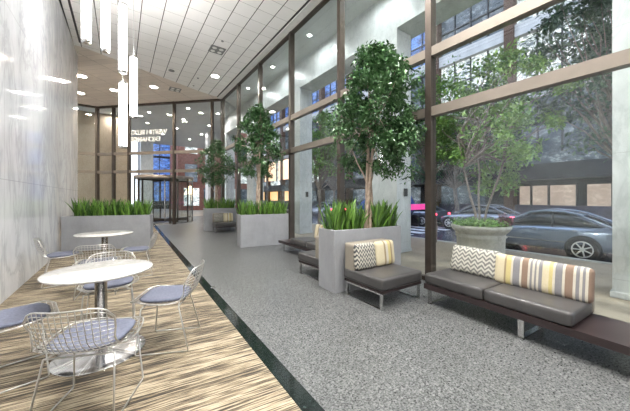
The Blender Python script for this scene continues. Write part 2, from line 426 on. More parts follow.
# ------------------------------------------------------------------ glazing
MW, MD = .105, .15
T1, T2, TH = 2.72, 3.70, .15
MY = [2.52+2.245*k for k in range(-4, 6)]      # mullion positions along the street side
winno = [0]
def bay(a, b, low=True, side=1, gl='glass', last=False, lowrail=True):
    """one glazed bay between floor points a and b: frame parts and three panes"""
    winno[0] += 1
    w = structure('window_%d' % winno[0])
    a = Vector(a); b = Vector(b); d = (b-a).normalized()
    mb = MB(); mb.obox(a-d*MW/2, a+d*MW/2, MD, 0, CH); mb.build('mullion', 'bronze', w)
    if last: mb = MB(); mb.obox(b-d*MW/2, b+d*MW/2, MD, 0, CH); mb.build('mullion', 'bronze', w)
    a2 = a+d*MW/2; b2 = b-d*MW/2
    for z in (T1, T2):
        if z == T2 or low or lowrail:
            mb = MB(); mb.obox(a2, b2, MD*.85, z, z+TH); mb.build('transom', 'transom', w)
    mb = MB(); mb.obox(a2, b2, MD*.8, CH-.1, CH); mb.build('head_rail', 'bronze', w)
    spans = [(T1+TH, T2), (T2+TH, CH-.1)]
    if low:
        mb = MB(); mb.obox(a2, b2, MD*.5, 0, .07); mb.build('sill_rail', 'bronze', w)
        spans.insert(0, (.07, T1))
    for z0, z1 in spans:
        mb = MB(); mb.obox(a2, b2, .012, z0, z1); mb.build('window_pane', gl, w)
    return w
for i in range(len(MY)-1): bay((XG, MY[i]), (XG, MY[i+1]), last=False)
bay((XG, -8.7), (XG, MY[0]))
corner = Vector((XG, MY[-1]+.1))
bay((XG, MY[-1]), corner, last=False)
vv = Vector((VX, VY)); L = (vv-corner).length; dd = (vv-corner).normalized()
EP = [0, .075, .365, .73, .86, 1.0]
pts = [corner+dd*L*e for e in EP]
for i in range(len(pts)-1):
    bay(pts[i], pts[i+1], low=(i in (0, 3, 4)), gl='glass_end', last=(i == len(pts)-2))
bay((VX-.05, VY), (-3.0, VY)); bay((-3.0, VY), (-5.9, VY))

# ------------------------------------------------------------------ revolving door
def arcpts(c, r, a0, a1, n=16): return [(c[0]+r*math.cos(a0+(a1-a0)*k/n), c[1]+r*math.sin(a0+(a1-a0)*k/n)) for k in range(n+1)]
rd = thing('revolving_door', 'glass revolving door with bronze posts in the end wall beyond the walkway', 'door', (2.05, 17.65, 0))
RR = 1.45
mb = MB(); mb.lathe([(RR+.05, 2.45), (RR+.05, 2.6), (.02, 2.6)], 40); mb.build('door_canopy', 'transom', rd)
mb = MB(); mb.lathe([(RR-.02, 0), (RR+.05, 0), (RR+.05, .03), (RR-.02, .03)], 40, cap=False); mb.build('floor_ring', 'chrome', rd)
for a0, a1 in ((R(160), R(200)), (R(-20), R(20))):
    a0 += R(-45); a1 += R(-45)
for c0 in (135, -45):
    a0, a1 = R(c0-42), R(c0+42)
    p = arcpts((0,0), RR, a0, a1, 18); mb = MB()
    for q0, q1 in zip(p[:-1], p[1:]): mb.obox(q0, q1, .012, .03, 2.45)
    mb.build('curved_glass', 'door_glass', rd)
    for a in (a0, (a0+a1)/2, a1):
        x, y = RR*math.cos(a), RR*math.sin(a); mb = MB(); mb.tube([(x,y,.03),(x,y,2.45)], .04, 8); mb.build('door_post', 'bronze', rd)
mb = MB(); mb.tube([(0,0,0),(0,0,2.45)], .045, 10); mb.build('door_shaft', 'chrome', rd)
for k in range(4):
    a = R(20+90*k); u = Vector((math.cos(a), math.sin(a)))
    wg = MB(); wg.obox(u*.06, u*(RR-.06), .012, .12, 2.35).build('door_wing', 'door_glass', rd)
    fr = MB(); fr.obox(u*(RR-.11), u*(RR-.04), .045, .06, 2.42); fr.obox(u*.05, u*(RR-.04), .045, 2.34, 2.42); fr.obox(u*.05, u*(RR-.04), .045, .06, .2)
    fr.build('wing_frame', 'bronze', wg if False else rd.children[-1])
    MB().obox(u*.2, u*(RR-.15), .03, 1.0, 1.04).build('push_bar', 'chrome', rd.children[-1])

# building name on the end glazing, written to be read from the street
def letters(txt, x, y, z, size, name, label):
    cu = bpy.data.curves.new(name, 'FONT'); cu.body = txt; cu.size = size; cu.extrude = .01; cu.align_x = 'RIGHT'
    cu.offset = .006; cu.space_character = .98
    o = bpy.data.objects.new(name, cu); C.objects.link(o)
    X = Vector((-.7071,.7071,0)); Y = Vector((0,0,1)); Z = X.cross(Y)
    m = Matrix((X, Y, Z)).transposed().to_4x4(); m.translation = Vector((x, y, z)); o.matrix_world = m
    bpy.context.view_layer.update()
    me = bpy.data.meshes.new_from_object(o.evaluated_get(bpy.context.evaluated_depsgraph_get())); mw = o.matrix_world.copy()
    bpy.data.objects.remove(o); o = bpy.data.objects.new(name, me); C.objects.link(o); o.matrix_world = mw
    me.materials.clear(); me.materials.append(M['letters']); tag(o, label, 'sign', 'building name on the end glazing'); return o
tx, ty = corner.x+dd.x*L*.722+.03, corner.y+dd.y*L*.722+.03
letters('WESTIN BLDG', tx, ty, 4.78, .34, 'sign_lettering', 'white building name letters on end glazing, upper line, seen mirrored from inside')
letters('EXCHANGE', tx, ty, 4.40, .34, 'sign_lettering', 'white building name letters on end glazing, lower line, seen mirrored from inside')

# ------------------------------------------------------------------ arcade outside the glazing
mb = MB(); mb.box(XG+.08, -10, 6.65, 5.58, 14.0, 6.9); o = mb.build('ceiling_arcade', 'soffit'); tag(o, 'pale soffit of the arcade outside the windows', kind='structure')
mb = MB(); mb.box(5.58, -10, 5.62, 6.3, 18.6, 6.9); o = mb.build('beam', 'column_stone'); tag(o, 'long pale stone beam carried by the street columns', kind='structure')
mb = MB(); mb.box(XG-.05, -10, CH, XG+.09, 13.8, 6.9); o = mb.build('beam', 'soffit'); tag(o, 'fascia above the window wall', kind='structure')
for k in range(-2, 6):
    y = -.22+4.49*k
    mb = MB(); mb.box(5.58, y, 0, 6.15, y+.86, 5.62 if k < 5 else 6.63); mb.box(5.56, y-.02, 0, 6.17, y+.88, .08)
    o = mb.build('column', 'column_stone'); tag(o, 'pale marble arcade column standing outside the window wall', kind='structure')
for y, lab in ((4.27, 'small dark intercom box on the column beside the tall window post'), (8.76, 'small dark intercom box on the column behind the leftward bench')):
    mb = MB(); mb.box(5.83, y-.065, 1.42, 5.93, y-.02, 1.62); o = mb.build('intercom_box', 'dark'); tag(o, lab, 'intercom')
mb = MB(); mb.prism([(XG+.08,-12),(8.3,-12),(8.3,60),(-12,60),(-12,22.05),(XG+1.1,22.05),(XG+1.1,22),(XG+.09,14)], -.35, -.01); o = mb.build('sidewalk', 'sidewalk'); tag(o, 'tan paved sidewalk outside the windows', kind='structure')
mb = MB(); mb.box(8.3, -12, -.35, 8.5, 60, 0); o = mb.build('kerb', 'kerb'); tag(o, kind='structure')
mb = MB(); mb.box(8.5, -30, -.6, 17.0, 90, SL); o = mb.build('street', 'asphalt'); tag(o, 'wet asphalt street', kind='structure')
mb = MB(); mb.box(17.0, -30, -.6, 60, 90, SL+.12); o = mb.build('sidewalk', 'sidewalk'); tag(o, 'sidewalk across the street', kind='structure')
mb = MB(); mb.box(-40, 60, -.6, 8.4, 90, SL); o = mb.build('street', 'asphalt'); tag(o, 'far side street', kind='structure')
mb = MB()
for k in range(7): mb.box(9.0+k*1.05, 7.2, SL, 9.55+k*1.05, 9.6, SL+.006)
o = mb.build('crosswalk', 'paint_line'); tag(o, 'white crosswalk stripes painted on the wet street', kind='structure')

# ------------------------------------------------------------------ planters and strap-leaved plants
def planter(loc, w, d, rz, label, h=.91):
    p = thing('planter', label, 'planter', loc, rz, 'grey box planters')
    t = .035
    mb = MB(); mb.box(0,0,0,w,t,h); mb.box(0,d-t,0,w,d,h); mb.box(0,t,0,t,d-t,h); mb.box(w-t,t,0,w,d-t,h)
    o = mb.build('planter_box', 'planter', p)
    bv = o.modifiers.new('b', 'BEVEL'); bv.width = .006; bv.segments = 2; bv.limit_method = 'ANGLE'
    MB().box(t, t, h-.12, w-t, d-t, h-.05).build('soil', 'soil', p)
    return p
def blade_mesh(seed, n=19, hh=.52, spread=.17):
    rn = random.Random(seed); mb = MB()
    for k in range(n):
        a = rn.uniform(0, 2*PI); r = rn.uniform(0, .05); h = hh*rn.uniform(.45, 1.1); lean = rn.uniform(.05, spread)*(1.5 if rn.random() < .2 else 1)
        bx, by = r*math.cos(a), r*math.sin(a); w = rn.uniform(.013, .022); tw = rn.uniform(0, PI)
        dx, dy = math.cos(a), math.sin(a); px, py = math.cos(tw), math.sin(tw)
        prof = [(0,.7),(.3,1),(.62,.85),(.86,.5),(1,.03)]; vs = []
        for t, ww in prof:
            cx = bx+dx*lean*(t**1.7); cy = by+dy*lean*(t**1.7); z = h*t*(1-.06*t)
            vs += [(cx-px*w*ww, cy-py*w*ww, z), (cx+dy*w*.4*ww, cy-dx*w*.4*ww, z-.002), (cx+px*w*ww, cy+py*w*ww, z)]
        fs = []
        for i in range(4):
            fs += [(3*i, 3*i+1, 3*i+4, 3*i+3), (3*i+1, 3*i+2, 3*i+5, 3*i+4)]
        mb.add(vs, fs, True)
    return mb
bl = []
for s in range(4):
    o = blade_mesh(40+s).build('snake_plant', 'blade'); bl.append(o)
used_bl = set()
def plants(x0, x1, y0, y1, ox, oy, rz, n, rows, label, group, z=.85, sc=1., skip=None):
    rn = random.Random(int(ox*100+oy)); c, s = math.cos(rz), math.sin(rz)
    for r_ in range(rows):
        for k in range(n):
            u = x0+(x1-x0)*(k+.5)/n+rn.uniform(-.02,.02); v = y0+(y1-y0)*(r_+.5)/rows
            if skip and skip[0] < u < skip[1]: continue
            i = rn.randrange(4)
            if i in used_bl: o = bl[i].copy(); C.objects.link(o)
            else: o = bl[i]; used_bl.add(i)
            o.location = (ox+u*c-v*s, oy+u*s+v*c, z); o.rotation_euler = (0,0,rn.uniform(0,6.28)); q = sc*rn.uniform(.88,1.08); o.scale = (q,q,q)
            tag(o, label, 'plant', group)
planter((2.49, 2.985, 0), 1.37, .44, R(-5), 'grey box planter nearest the camera, behind the lounge chair')
plants(.03, 1.33, .06, .36, 2.49, 2.985, R(-5), 11, 2, 'green strap-leaved plant in the box planter nearest the camera', 'strap-leaved plants in the nearest box planter', skip=(.60,.84))
planter((2.69, 7.27, 0), 1.44, .46, R(-8), 'grey box planter in the middle of the window-side row')
plants(.03, 1.40, .06, .38, 2.69, 7.27, R(-8), 11, 2, 'green strap-leaved plant in the middle window-side box planter', 'strap-leaved plants in the middle box planter', sc=.95)
planter((2.80, 11.72, 0), 1.3, .46, R(-6), 'grey box planter farthest down the window-side row, by the revolving door', .95)
plants(.03, 1.25, .06, .38, 2.80, 11.72, R(-6), 9, 2, 'green strap-leaved plant in the farthest window-side box planter', 'strap-leaved plants in the far box planter', z=.89)
planter((-1.24, 9.34, 0), 1.97, .45, R(-14), 'wide grey box planter against the marble wall behind the cafe tables')
plants(.24, 1.93, .06, .38, -1.24, 9.34, R(-14), 16, 2, 'green strap-leaved plant in the wide planter behind the cafe tables', 'strap-leaved plants in the wide planter')

# ------------------------------------------------------------------ trees
def leaf_cloud(centers, n, size, rn, droop=.3, elong=.42):
    mb = MB()
    for k in range(n):
        c, r = centers[rn.randrange(len(centers))]
        d = Vector((rn.gauss(0,1), rn.gauss(0,1), rn.gauss(0,.8))).normalized()*r*(rn.random()**.45)
        p = c+d; L_ = size*rn.uniform(.7, 1.25); W = L_*elong
        t = Vector((rn.gauss(0,1), rn.gauss(0,1), rn.gauss(-droop,.7))); t.normalize()
        s_ = t.cross(Vector((rn.gauss(0,.4), rn.gauss(0,.4), 1))); 
        if s_.length < 1e-3: continue
        s_.normalize(); nn = s_.cross(t)
        vs = [p, p+t*L_*.45+s_*W*.5+nn*W*.12, p+t*L_-nn*L_*.06, p+t*L_*.45-s_*W*.5+nn*W*.12]
        mb.add(vs, [(0,1,2),(0,2,3)], False)
    return mb
def branch_pts(a, b, rn, n=5, amp=.04):
    a = Vector(a); b = Vector(b)
    return [a.lerp(b, k/n)+Vector((rn.uniform(-amp,amp), rn.uniform(-amp,amp), 0))*(1 if 0<k<n else 0) for k in range(n+1)]
def ficus(name, loc, label, z0, zt, rad, nleaf, seed, group, rz=0, leaf=.075, off=(0,0)):
    rn = random.Random(seed); t = thing(name, label, 'tree', loc, rz, group)
    H = zt-z0
    mb = MB(); tops = []
    for k in range(3):
        a = 2.1*k+.4; pts = []
        for j in range(9):
            f_ = j/8; ang = a+f_*3.2
            rr_ = .035+.01*math.sin(f_*6)+.08*max(0, f_-.6)
            pts.append((rr_*math.cos(ang)+(-.05+.04*f_), rr_*math.sin(ang), (z0+.25*H)*f_))
        mb.tube(pts, [.036-.016*i/8 for i in range(9)], 7); tops.append(Vector(pts[-1]))
    for i in range(2):
        a = i*2.6+.7; st = Vector((-.03+.06*i, 0, z0*.62)); e = Vector((math.cos(a)*rad*.55, math.sin(a)*rad*.4, z0+.15*H))
        mb.tube(branch_pts(st, e, rn, 4, .02), [.016,.014,.012,.01,.007], 6)
    cents = []
    def prof(f_):  # radius of the crown against height fraction
        return rad*(.62+.38*math.sin(min(1, f_/.36)*PI/2)) if f_ < .36 else rad*max(.12, math.cos((f_-.36)/.68*PI/2)**.85)
    for k in range(150):
        f_ = rn.random()**.9; rr_ = prof(f_)*math.sqrt(rn.random())*.92; a = rn.uniform(0, 2*PI)
        c = Vector((rr_*math.cos(a)+off[0], rr_*math.sin(a)+off[1], z0+H*f_)); cents.append((c, rn.uniform(.09,.19)*rad/.72))
    for c, r in cents[:34]:
        st = tops[rn.randrange(3)].lerp(Vector((0,0,z0+H*.6)), rn.random()*.8)
        mb.tube(branch_pts(st, c, rn, 3, .03), [.012,.009,.006,.003], 5)
    mb.build('trunk', 'bark', t)
    leaf_cloud(cents, nleaf, leaf, rn, .5).build('foliage', 'ficus', t)
    return t
ficus('ficus_tree', (3.43, 3.17, .80), 'tall glossy ficus tree in the box planter nearest the camera', 1.0, 3.12, .84, 17500, 3, 'ficus trees in the planters', leaf=.085, off=(.12,-.06))
ficus('ficus_tree', (3.29, 7.44, .80), 'glossy ficus tree in the middle box planter of the window-side row', 1.25, 3.25, .72, 10500, 4, 'ficus trees in the planters', 1.2, leaf=.085)
ficus('ficus_tree', (3.30, 11.88, .84), 'slim-trunked ficus tree in the farthest box planter, nearest the revolving door', 1.15, 2.95, .82, 8000, 5, 'ficus trees in the planters', 2.1, leaf=.09)

def street_tree(loc, label, stems, crown, mat, nleaf, seed, leaf=.11, clumps=60, name='street_tree'):
    rn = random.Random(seed); t = thing(name, label, 'tree', loc, 0)
    (cx, cy, cz), (rx, ry, rz_) = crown; mb = MB(); tops = []
    for (x0, y0, x1, y1, z1, r0) in stems:
        pts = branch_pts((x0,y0,0), (x1,y1,z1), rn, 6, .05); mb.tube(pts, [r0*(1-.09*i) for i in range(7)], 8); tops.append(pts[-1]); tops.append(pts[4])
    cents = []
    for k in range(clumps):
        d = Vector((rn.gauss(0,1), rn.gauss(0,1), rn.gauss(0,1))).normalized()*(rn.random()**.4)
        cents.append((Vector((cx+d.x*rx, cy+d.y*ry, cz+d.z*rz_)), rn.uniform(.18,.42)*min(rx,1.6)*.7))
    for c, r in cents:
        st = tops[rn.randrange(len(tops))]; mb.tube(branch_pts(st, c, rn, 4, .07), [.028,.02,.014,.01,.005], 5)
    mb.build('trunk', 'bark_out', t)
    leaf_cloud(cents, nleaf, leaf, rn, .2, .5).build('foliage', mat, t)
    return t
# round street planter with its small tree
ps = thing('street_planter', 'round weathered concrete planter on the sidewalk behind the patterned bench cushion', 'planter', (6.95, 2.93, -.01))
MB().lathe([(.50,0),(.52,.06),(.49,.10),(.50,.46),(.54,.50),(.50,.54),(.53,.58),(.58,.63),(.62,.69),(.62,.75),(.54,.75),(.52,.70),(.02,.70)], 40).build('planter_bowl', 'bowl', ps)
rn = random.Random(3); mb = leaf_cloud([(Vector((.5*math.cos(a)*q, .5*math.sin(a)*q, .78)), .12) for a in [k*.5 for k in range(13)] for q in (.4, 1.05)], 1400, .07, rn, -.2, .6)
o = mb.build('ground_cover', 'cover_leaf'); o.location = (6.95, 2.93, 0); tag(o, 'bright green low plants filling the round concrete street planter', 'plant')
mb = leaf_cloud([(Vector((.28, -.42, .86)), .16), (Vector((.1, -.5, .84)), .13)], 300, .07, rn, -.2, .6)
o = mb.build('reddish_shrub', 'red_leaf'); o.location = (6.95, 2.93, 0); tag(o, 'low reddish shrub at the right side of the round street planter', 'shrub')
street_tree((6.95, 2.93, .68), 'slender multi-stemmed light green tree growing in the round street planter',
    [(-.02,.05,-.15,.45,2.2,.035), (.05,-.05,.35,-.5,2.3,.032), (0,0,.1,.1,2.6,.03)], ((.45,-.15,2.5), (1.15,1.5,1.75)), 'leaf_out', 8500, 11, .12, 60, 'multi_stem_tree')
street_tree((8.0, 4.75, -.01), 'dark-trunked street tree behind the tall window post', [(0,0,.1,.1,3.0,.12)], ((.1,.3,3.9), (1.5,1.7,1.7)), 'leaf_out', 3000, 12, .13, 50)
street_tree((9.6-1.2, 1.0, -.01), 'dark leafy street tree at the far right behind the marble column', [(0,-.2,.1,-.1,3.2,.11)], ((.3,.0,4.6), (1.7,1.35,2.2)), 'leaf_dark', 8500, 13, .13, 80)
street_tree((7.6, 10.2, -.01), 'light green street tree seen between the two leftward columns', [(0,0,.1,.1,2.6,.09)], ((.1,.1,3.9), (1.5,1.8,1.6)), 'leaf_out', 3600, 14, .15, 60)
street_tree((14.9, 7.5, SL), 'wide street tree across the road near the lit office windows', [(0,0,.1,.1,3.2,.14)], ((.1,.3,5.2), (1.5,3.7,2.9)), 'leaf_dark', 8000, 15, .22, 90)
street_tree((15.0, 18.0, SL), 'street tree across the road toward the far end', [(0,0,.1,.1,3.2,.14)], ((.1,.3,5.6), (1.5,3.2,2.6)), 'leaf_out', 3600, 16, .24, 80)

# ------------------------------------------------------------------ cafe tables
def make_table(loc, rz, label, q=1.):
    t = thing('cafe_table', label, 'table', loc, rz, 'round marble cafe tables')
    MB().lathe([(.40*q,.715),(.447*q,.722),(.457*q,.730),(.457*q,.738),(.452*q,.742),(0.001,.742)], 64).build('tabletop', 'table_marble', t)
    MB().lathe([(.046,.02),(.046,.70),(.12,.705),(.12,.716)], 28).build('pedestal', 'chrome', t)
    MB().lathe([(.335,0),(.34,.004),(.335,.010),(.25,.018),(.12,.03),(.07,.045),(.054,.06)], 56).build('base', 'spun', t)
    return t
make_table((-.145, 3.08, 0), 0, 'round white marble cafe table nearest the camera, on a steel pedestal', .87)
make_table((-.24, 6.2, 0), 1, 'round white marble cafe table farther back, in front of the wide planter', .94)

# ------------------------------------------------------------------ wire chairs
def catmull(ps, t):
    n = len(ps)-1; x = t*n; i = min(int(x), n-1); f_ = x-i
    p0, p1, p2, p3 = ps[max(i-1,0)], ps[i], ps[i+1], ps[min(i+2,n)]
    return tuple(.5*((2*b)+(-a+c)*f_+(2*a-5*b+4*c-d)*f_*f_+(-a+3*b-3*c+d)*f_**3) for a, b, c, d in zip(p0,p1,p2,p3))
PROF = [(.27,.455,.17),(.19,.437,.235),(.07,.42,.262),(-.06,.415,.265),(-.16,.435,.240),(-.225,.495,.216),(-.262,.57,.218),(-.288,.655,.226),(-.305,.74,.230)]
def shell(u, v):
    y, z, w = catmull(PROF, v)
    b = max(0, min(1, (v-.42)/.35)); s_ = 1-b
    return Vector((u*w, y+.085*u*u*b, z+.035*u*u*s_*(1 if v > .12 else v/.12)-.075*abs(u)**7*max(0,(v-.8)/.2)))
def make_wire_chair():
    t = thing('wire_chair', 'x', 'chair')
    mb = MB(); r = .0026
    nu, nv = 14, 21
    for i in range(1, nu):
        u = -1+2*i/nu; mb.tube([shell(u, k/26) for k in range(27)], r, 4, caps=False)
    for j in range(1, nv):
        v = j/nv; mb.tube([shell(-1+2*k/14, v) for k in range(15)], r, 4, caps=False)
    mb.build('wire_shell', 'wire', t)
    rim = [shell(-1+2*k/14, 0) for k in range(15)]+[shell(1, k/26) for k in range(1, 27)]+[shell(1-2*k/14, 1) for k in range(1, 15)]+[shell(-1, 1-k/26) for k in range(1, 26)]
    MB().tube(rim, .0052, 6, closed=True).build('shell_rim', 'wire', t)
    # seat pad
    mb = MB(); vs = []; nseg = 36; rings = [(.0,.034),(.75,.034),(.94,.031),(1,.018),(.95,.004)]
    for q, z in rings:
        for k in range(nseg):
            a = 2*PI*k/nseg; ca, sa = math.cos(a), math.sin(a)
            sx_ = math.copysign(abs(ca)**.62, ca)*.215; sy_ = math.copysign(abs(sa)**.62, sa)*.20
            X_, Y_ = sx_*q, sy_*q+.03
            vs.append((X_, Y_, z+.425+.06*(Y_-.03)**2*8*(1 if Y_ > .03 else .3)+.035*(X_/.265)**2))
    fs = []
    for i in range(len(rings)-1):
        for k in range(nseg): fs.append((i*nseg+k, (i+1)*nseg+k, (i+1)*nseg+(k+1)%nseg, i*nseg+(k+1)%nseg))
    mb.add(vs, fs, True); mb.build('seat_pad', 'pad', t)
    for s_ in (-1, 1):
        MB().tube([(s_*.13,.16,.425),(s_*.20,.175,.40),(s_*.225,.21,.02),(s_*.225,.20,.008),(s_*.225,-.21,.008),(s_*.225,-.22,.02),(s_*.19,-.13,.40),(s_*.13,-.12,.425)], .0056, 7).build('leg_frame', 'wire', t)
    MB().tube([(-.2,.175,.40),(.2,.175,.40)], .0055, 6).build('stretcher', 'wire', t)
    MB().tube([(-.19,-.13,.40),(.19,-.13,.40)], .0055, 6).build('stretcher', 'wire', t)
    return t
def heading(ux, uy): return math.atan2(uy, ux)-PI/2
G = 'wire cafe chairs'
ch = make_wire_chair()
spots = [
 ((-.155, 2.33), (.40,.92), 'wire cafe chair closest to the camera, its back turned to the camera'),
 ((.385, 2.93), (-.90,.42), 'wire cafe chair right of the nearer table, beside the dark floor strip'),
 ((-.70, 3.06), (.97,.2), 'wire cafe chair left of the nearer table, cut off by the photo edge'),
 ((-.10, 3.72), (-.05,-1), 'wire cafe chair on the far side of the nearer table, facing the camera'),
 ((-.27, 5.02), (.1,1), 'wire cafe chair between the two tables, its back toward the camera'),
 ((-.80, 6.0), (.98,.15), 'wire cafe chair left of the farther table, beside the marble wall'),
 ((.26, 5.85), (-.98,.1), 'wire cafe chair right of the farther table, near the planter corner')]
for i, ((x, y), (ux, uy), lab) in enumerate(spots):
    o = ch if i == 0 else copy_tree(ch)
    place(o, (x, y, 0), heading(ux, uy), lab, G)

# ------------------------------------------------------------------ lounge seating
SG = 'dark leather lounge seating'
def sled(parent, x0, y0, x1, y1, z, r=.017):
    """closed rectangular chrome frame standing on the floor"""
    mb = MB(); w = r
    a = Vector((x0,y0)); b = Vector((x1,y1))
    mb.obox(a, b, .03, 0, .012); mb.obox(a, b, .03, z-.022, z)
    d = (b-a).normalized(); mb.obox(a, a+d*.03, .03, .012, z-.022); mb.obox(b-d*.03, b, .03, .012, z-.022)
    return mb.build('leg_frame', 'chrome', parent)
def back_cushion(name, mat, w, label, loc, rz, h=.44, th=.15, tilt=10, group=None):
    mb = MB(); mb.rbox(w, th, h, .045, (0,0,h/2), puff=.22, n=12)
    o = mb.build(name, mat); o.location = loc; o.rotation_euler = (R(tilt), 0, rz); tag(o, label, 'cushion', group); return o
def lounge_chair(loc, rz, label):
    # local: x width .80, seat faces -y, back at y=.72
    t = thing('lounge_chair', label, 'chair', loc, rz, SG)
    MB().rbox(.80, .74, .15, .035, (.40,.37,.315), puff=0, n=10).build('seat', 'leather', t)
    MB().box(.015, .015, .205, .785, .725, .242).build('seat_frame', 'darkwood', t)
    sled(t, .035, .03, .035, .70, .205); sled(t, .765, .03, .765, .70, .205)
    MB().rbox(.78, .20, .50, .03, (.40,.625,.495), n=8).build('backrest', 'taupe', t)
    return t
def lt(loc, rz, x, y, z): c, s_ = math.cos(rz), math.sin(rz); return (loc[0]+x*c-y*s_, loc[1]+x*s_+y*c, loc[2]+z)
# chair in front of the nearest planter
L1, A1 = (2.56, 2.17, 0), R(-2)
lounge_chair(L1, A1, 'square dark leather lounge chair backed against the nearest planter')
back_cushion('cushion', 'leafprint', .38, 'grey leaf-patterned cushion on the lounge chair by the nearest planter', lt(L1,A1,.205,.49,.39), A1, .355, .10, -7)
back_cushion('cushion', 'stripe_small', .40, 'cream and gold striped cushion on the lounge chair by the nearest planter', lt(L1,A1,.595,.49,.39), A1, .355, .10, -7)
# chair behind the same planter facing away
L2, A2 = (3.44, 4.22, 0), R(180)
lounge_chair(L2, A2, 'dark leather lounge chair behind the nearest planter, facing the end wall')
# chair at far planter
L3, A3 = (3.02, 10.85, 0), R(-4)
lounge_chair(L3, A3, 'dark leather lounge chair in front of the farthest planter')
back_cushion('cushion', 'leafprint', .38, 'grey leaf-patterned cushion on the lounge chair by the farthest planter', lt(L3,A3,.205,.49,.39), A3, .355, .10, -7)
back_cushion('cushion', 'stripe_small', .40, 'cream striped cushion on the lounge chair by the farthest planter', lt(L3,A3,.595,.49,.39), A3, .355, .10, -7)

def bench(loc, rz, label, flip=1, seats=2, length=3.9, sl=.735):
    """local: x runs along the bench, y to the back; flip mirrors x"""
    t = thing('lounge_bench', label, 'bench', loc, rz, SG); D = .60
    def X(a, b): return (min(a*flip, b*flip), max(a*flip, b*flip))
    x0, x1 = X(0, length)
    MB().box(x0, 0, .195, x1, D, .262).build('bench_platform', 'darkwood', t)
    for k in range(seats):
        a, b = X(k*sl+.004, (k+1)*sl-.004)
        MB().rbox(b-a, D-.02, .135, .035, ((a+b)/2, D/2-.01, .3295), n=12).build('seat', 'leather', t)
    a, b = X(.66 if flip > 0 else .0, sl*seats)
    if flip > 0: MB().rbox(b-a, .10, .42, .03, ((a+b)/2, D-.04, .475), n=8).build('backrest', 'taupe', t)
    for q in (.03, 1.05, 2.3, length-.25):
        if q > length: continue
        a, b = X(q, q+.05); mb = MB()
        mb.box(a, .04, 0, b, .055, .195); mb.box(a, D-.08, 0, b, D-.065, .195); mb.box(a, .04, 0, b, D-.065, .012)
        mb.build('leg_frame', 'chrome', t)
    return t
# near bench: local x must run toward -Y world, y toward the glass (+X)
B1, BA1 = (3.235, 2.05, 0), R(-90-4.5)
# with rz=-90: x->(0,-1), y->(1,0)
bench(B1, BA1, 'long dark leather bench along the window, with a bare dark end at the right', 1)
back_cushion('cushion', 'chevron', .60, 'grey and cream chevron bolster at the left end of the long bench', lt(B1,BA1,.37,.49,.39), BA1, .345, .14, -14)
back_cushion('backrest_cushion', 'stripe', .84, 'long cream, brown and grey striped back cushion on the long bench', lt(B1,BA1,1.07,.455,.385), BA1, .335, .13, -8)
B2, BA2 = (3.30, 4.30, 0), R(90)
# behind the planter the bench is mirrored: x toward +Y, back toward +X means y flips -> use rz=-90 with flip
bench((3.33, 4.30, 0), R(-92), 'dark leather bench behind the nearest planter, with a low dark table end', -1, 2, 2.1)
back_cushion('cushion', 'stripe_small', .44, 'cream striped cushion on the bench behind the nearest planter', (3.84, 5.12, .395), R(-92), .35, .14, -10)

# ------------------------------------------------------------------ pendant tube lamps and ceiling fixtures
def tube_lamp(x, y, z0, label, ln=1.42, r=.072):
    t = thing('pendant_lamp', label, 'lamp', (x, y, z0), 0, 'hanging white tube lamps')
    MB().lathe([(r*.97,.05),(r,.05),(r,ln-.05),(r*.97,ln-.05)], 28, cap=False).build('light_tube', 'tube', t)
    MB().lathe([(r*.6,0),(r*1.02,.006),(r*1.02,.05),(r*.9,.05)], 28).build('end_cap', 'chrome', t)
    MB().lathe([(r*.9,ln-.05),(r*1.02,ln-.05),(r*1.02,ln-.004),(r*.5,ln)], 28).build('end_cap', 'chrome', t)
    MB().tube([(0,0,ln),(0,0,CH-z0)], .004, 5).build('cable', 'grille', t)
    l = bpy.data.lights.new('added_ceiling_fill', 'AREA'); l.shape = 'DISK'; l.size = .13; l.energy = 11; l.color = (1,.97,.93); l.spread = R(175)  # added upward fill on the tube top, only to brighten the ceiling
    lo = bpy.data.objects.new('added_ceiling_fill', l); C.objects.link(lo); lo.parent = t; lo.location = (0,0,ln+.01); lo.rotation_euler = (PI,0,0)
    MB().lathe([(.05,CH-z0-.03),(.05,CH-z0)], 16).build('ceiling_rose', 'white_metal', t)
tube_lamp(-.52, 6.53, 4.25, 'white tube lamp hanging leftmost, beside the marble wall')
tube_lamp(-.25, 6.71, 4.25, 'white tube lamp hanging second from the left, cut off above')
tube_lamp(.03, 6.78, 3.93, 'white tube lamp hanging directly above the lowest one')
tube_lamp(.035, 7.08, 2.44, 'white tube lamp hanging lowest of the five')
tube_lamp(.235, 7.46, 3.21, 'white tube lamp hanging rightmost and thinnest of the five')

def downlight(x, y, z, label, power, group, col=(1,.97,.93), size=.28, r=1.):
    t = thing('downlight', label, 'ceiling light', (x, y, z), 0, group)
    MB().lathe([(.15*r,-.012),(.19*r,-.010),(.195*r,0),(.15*r,0)], 24, cap=False).build('trim_ring', 'white_metal', t)
    MB().lathe([(.001,-.006),(.15*r,-.006)], 24, cap=False).build('lamp_lens', 'downlight', t)
    l = bpy.data.lights.new('bulb', 'AREA'); l.shape = 'DISK'; l.size = size; l.energy = power; l.color = col; l.spread = R(165)
    lo = bpy.data.objects.new('bulb', l); C.objects.link(lo); lo.parent = t; lo.location = (0,0,-.03)
    return t
def ray_ceiling(px, py, z):
    f_, th = 270, R(35.7); s_, c_ = math.sin(th), math.cos(th); tt = (px-315)/f_
    Z = f_*(z-1.38)/(198-py); return Z*(s_+tt*c_), Z*(c_-tt*s_)
DP = 85
x, y = ray_ceiling(215,76,CH); downlight(x, y, CH, 'lit downlight in the white ceiling nearest the windows', DP, 'recessed ceiling downlights')
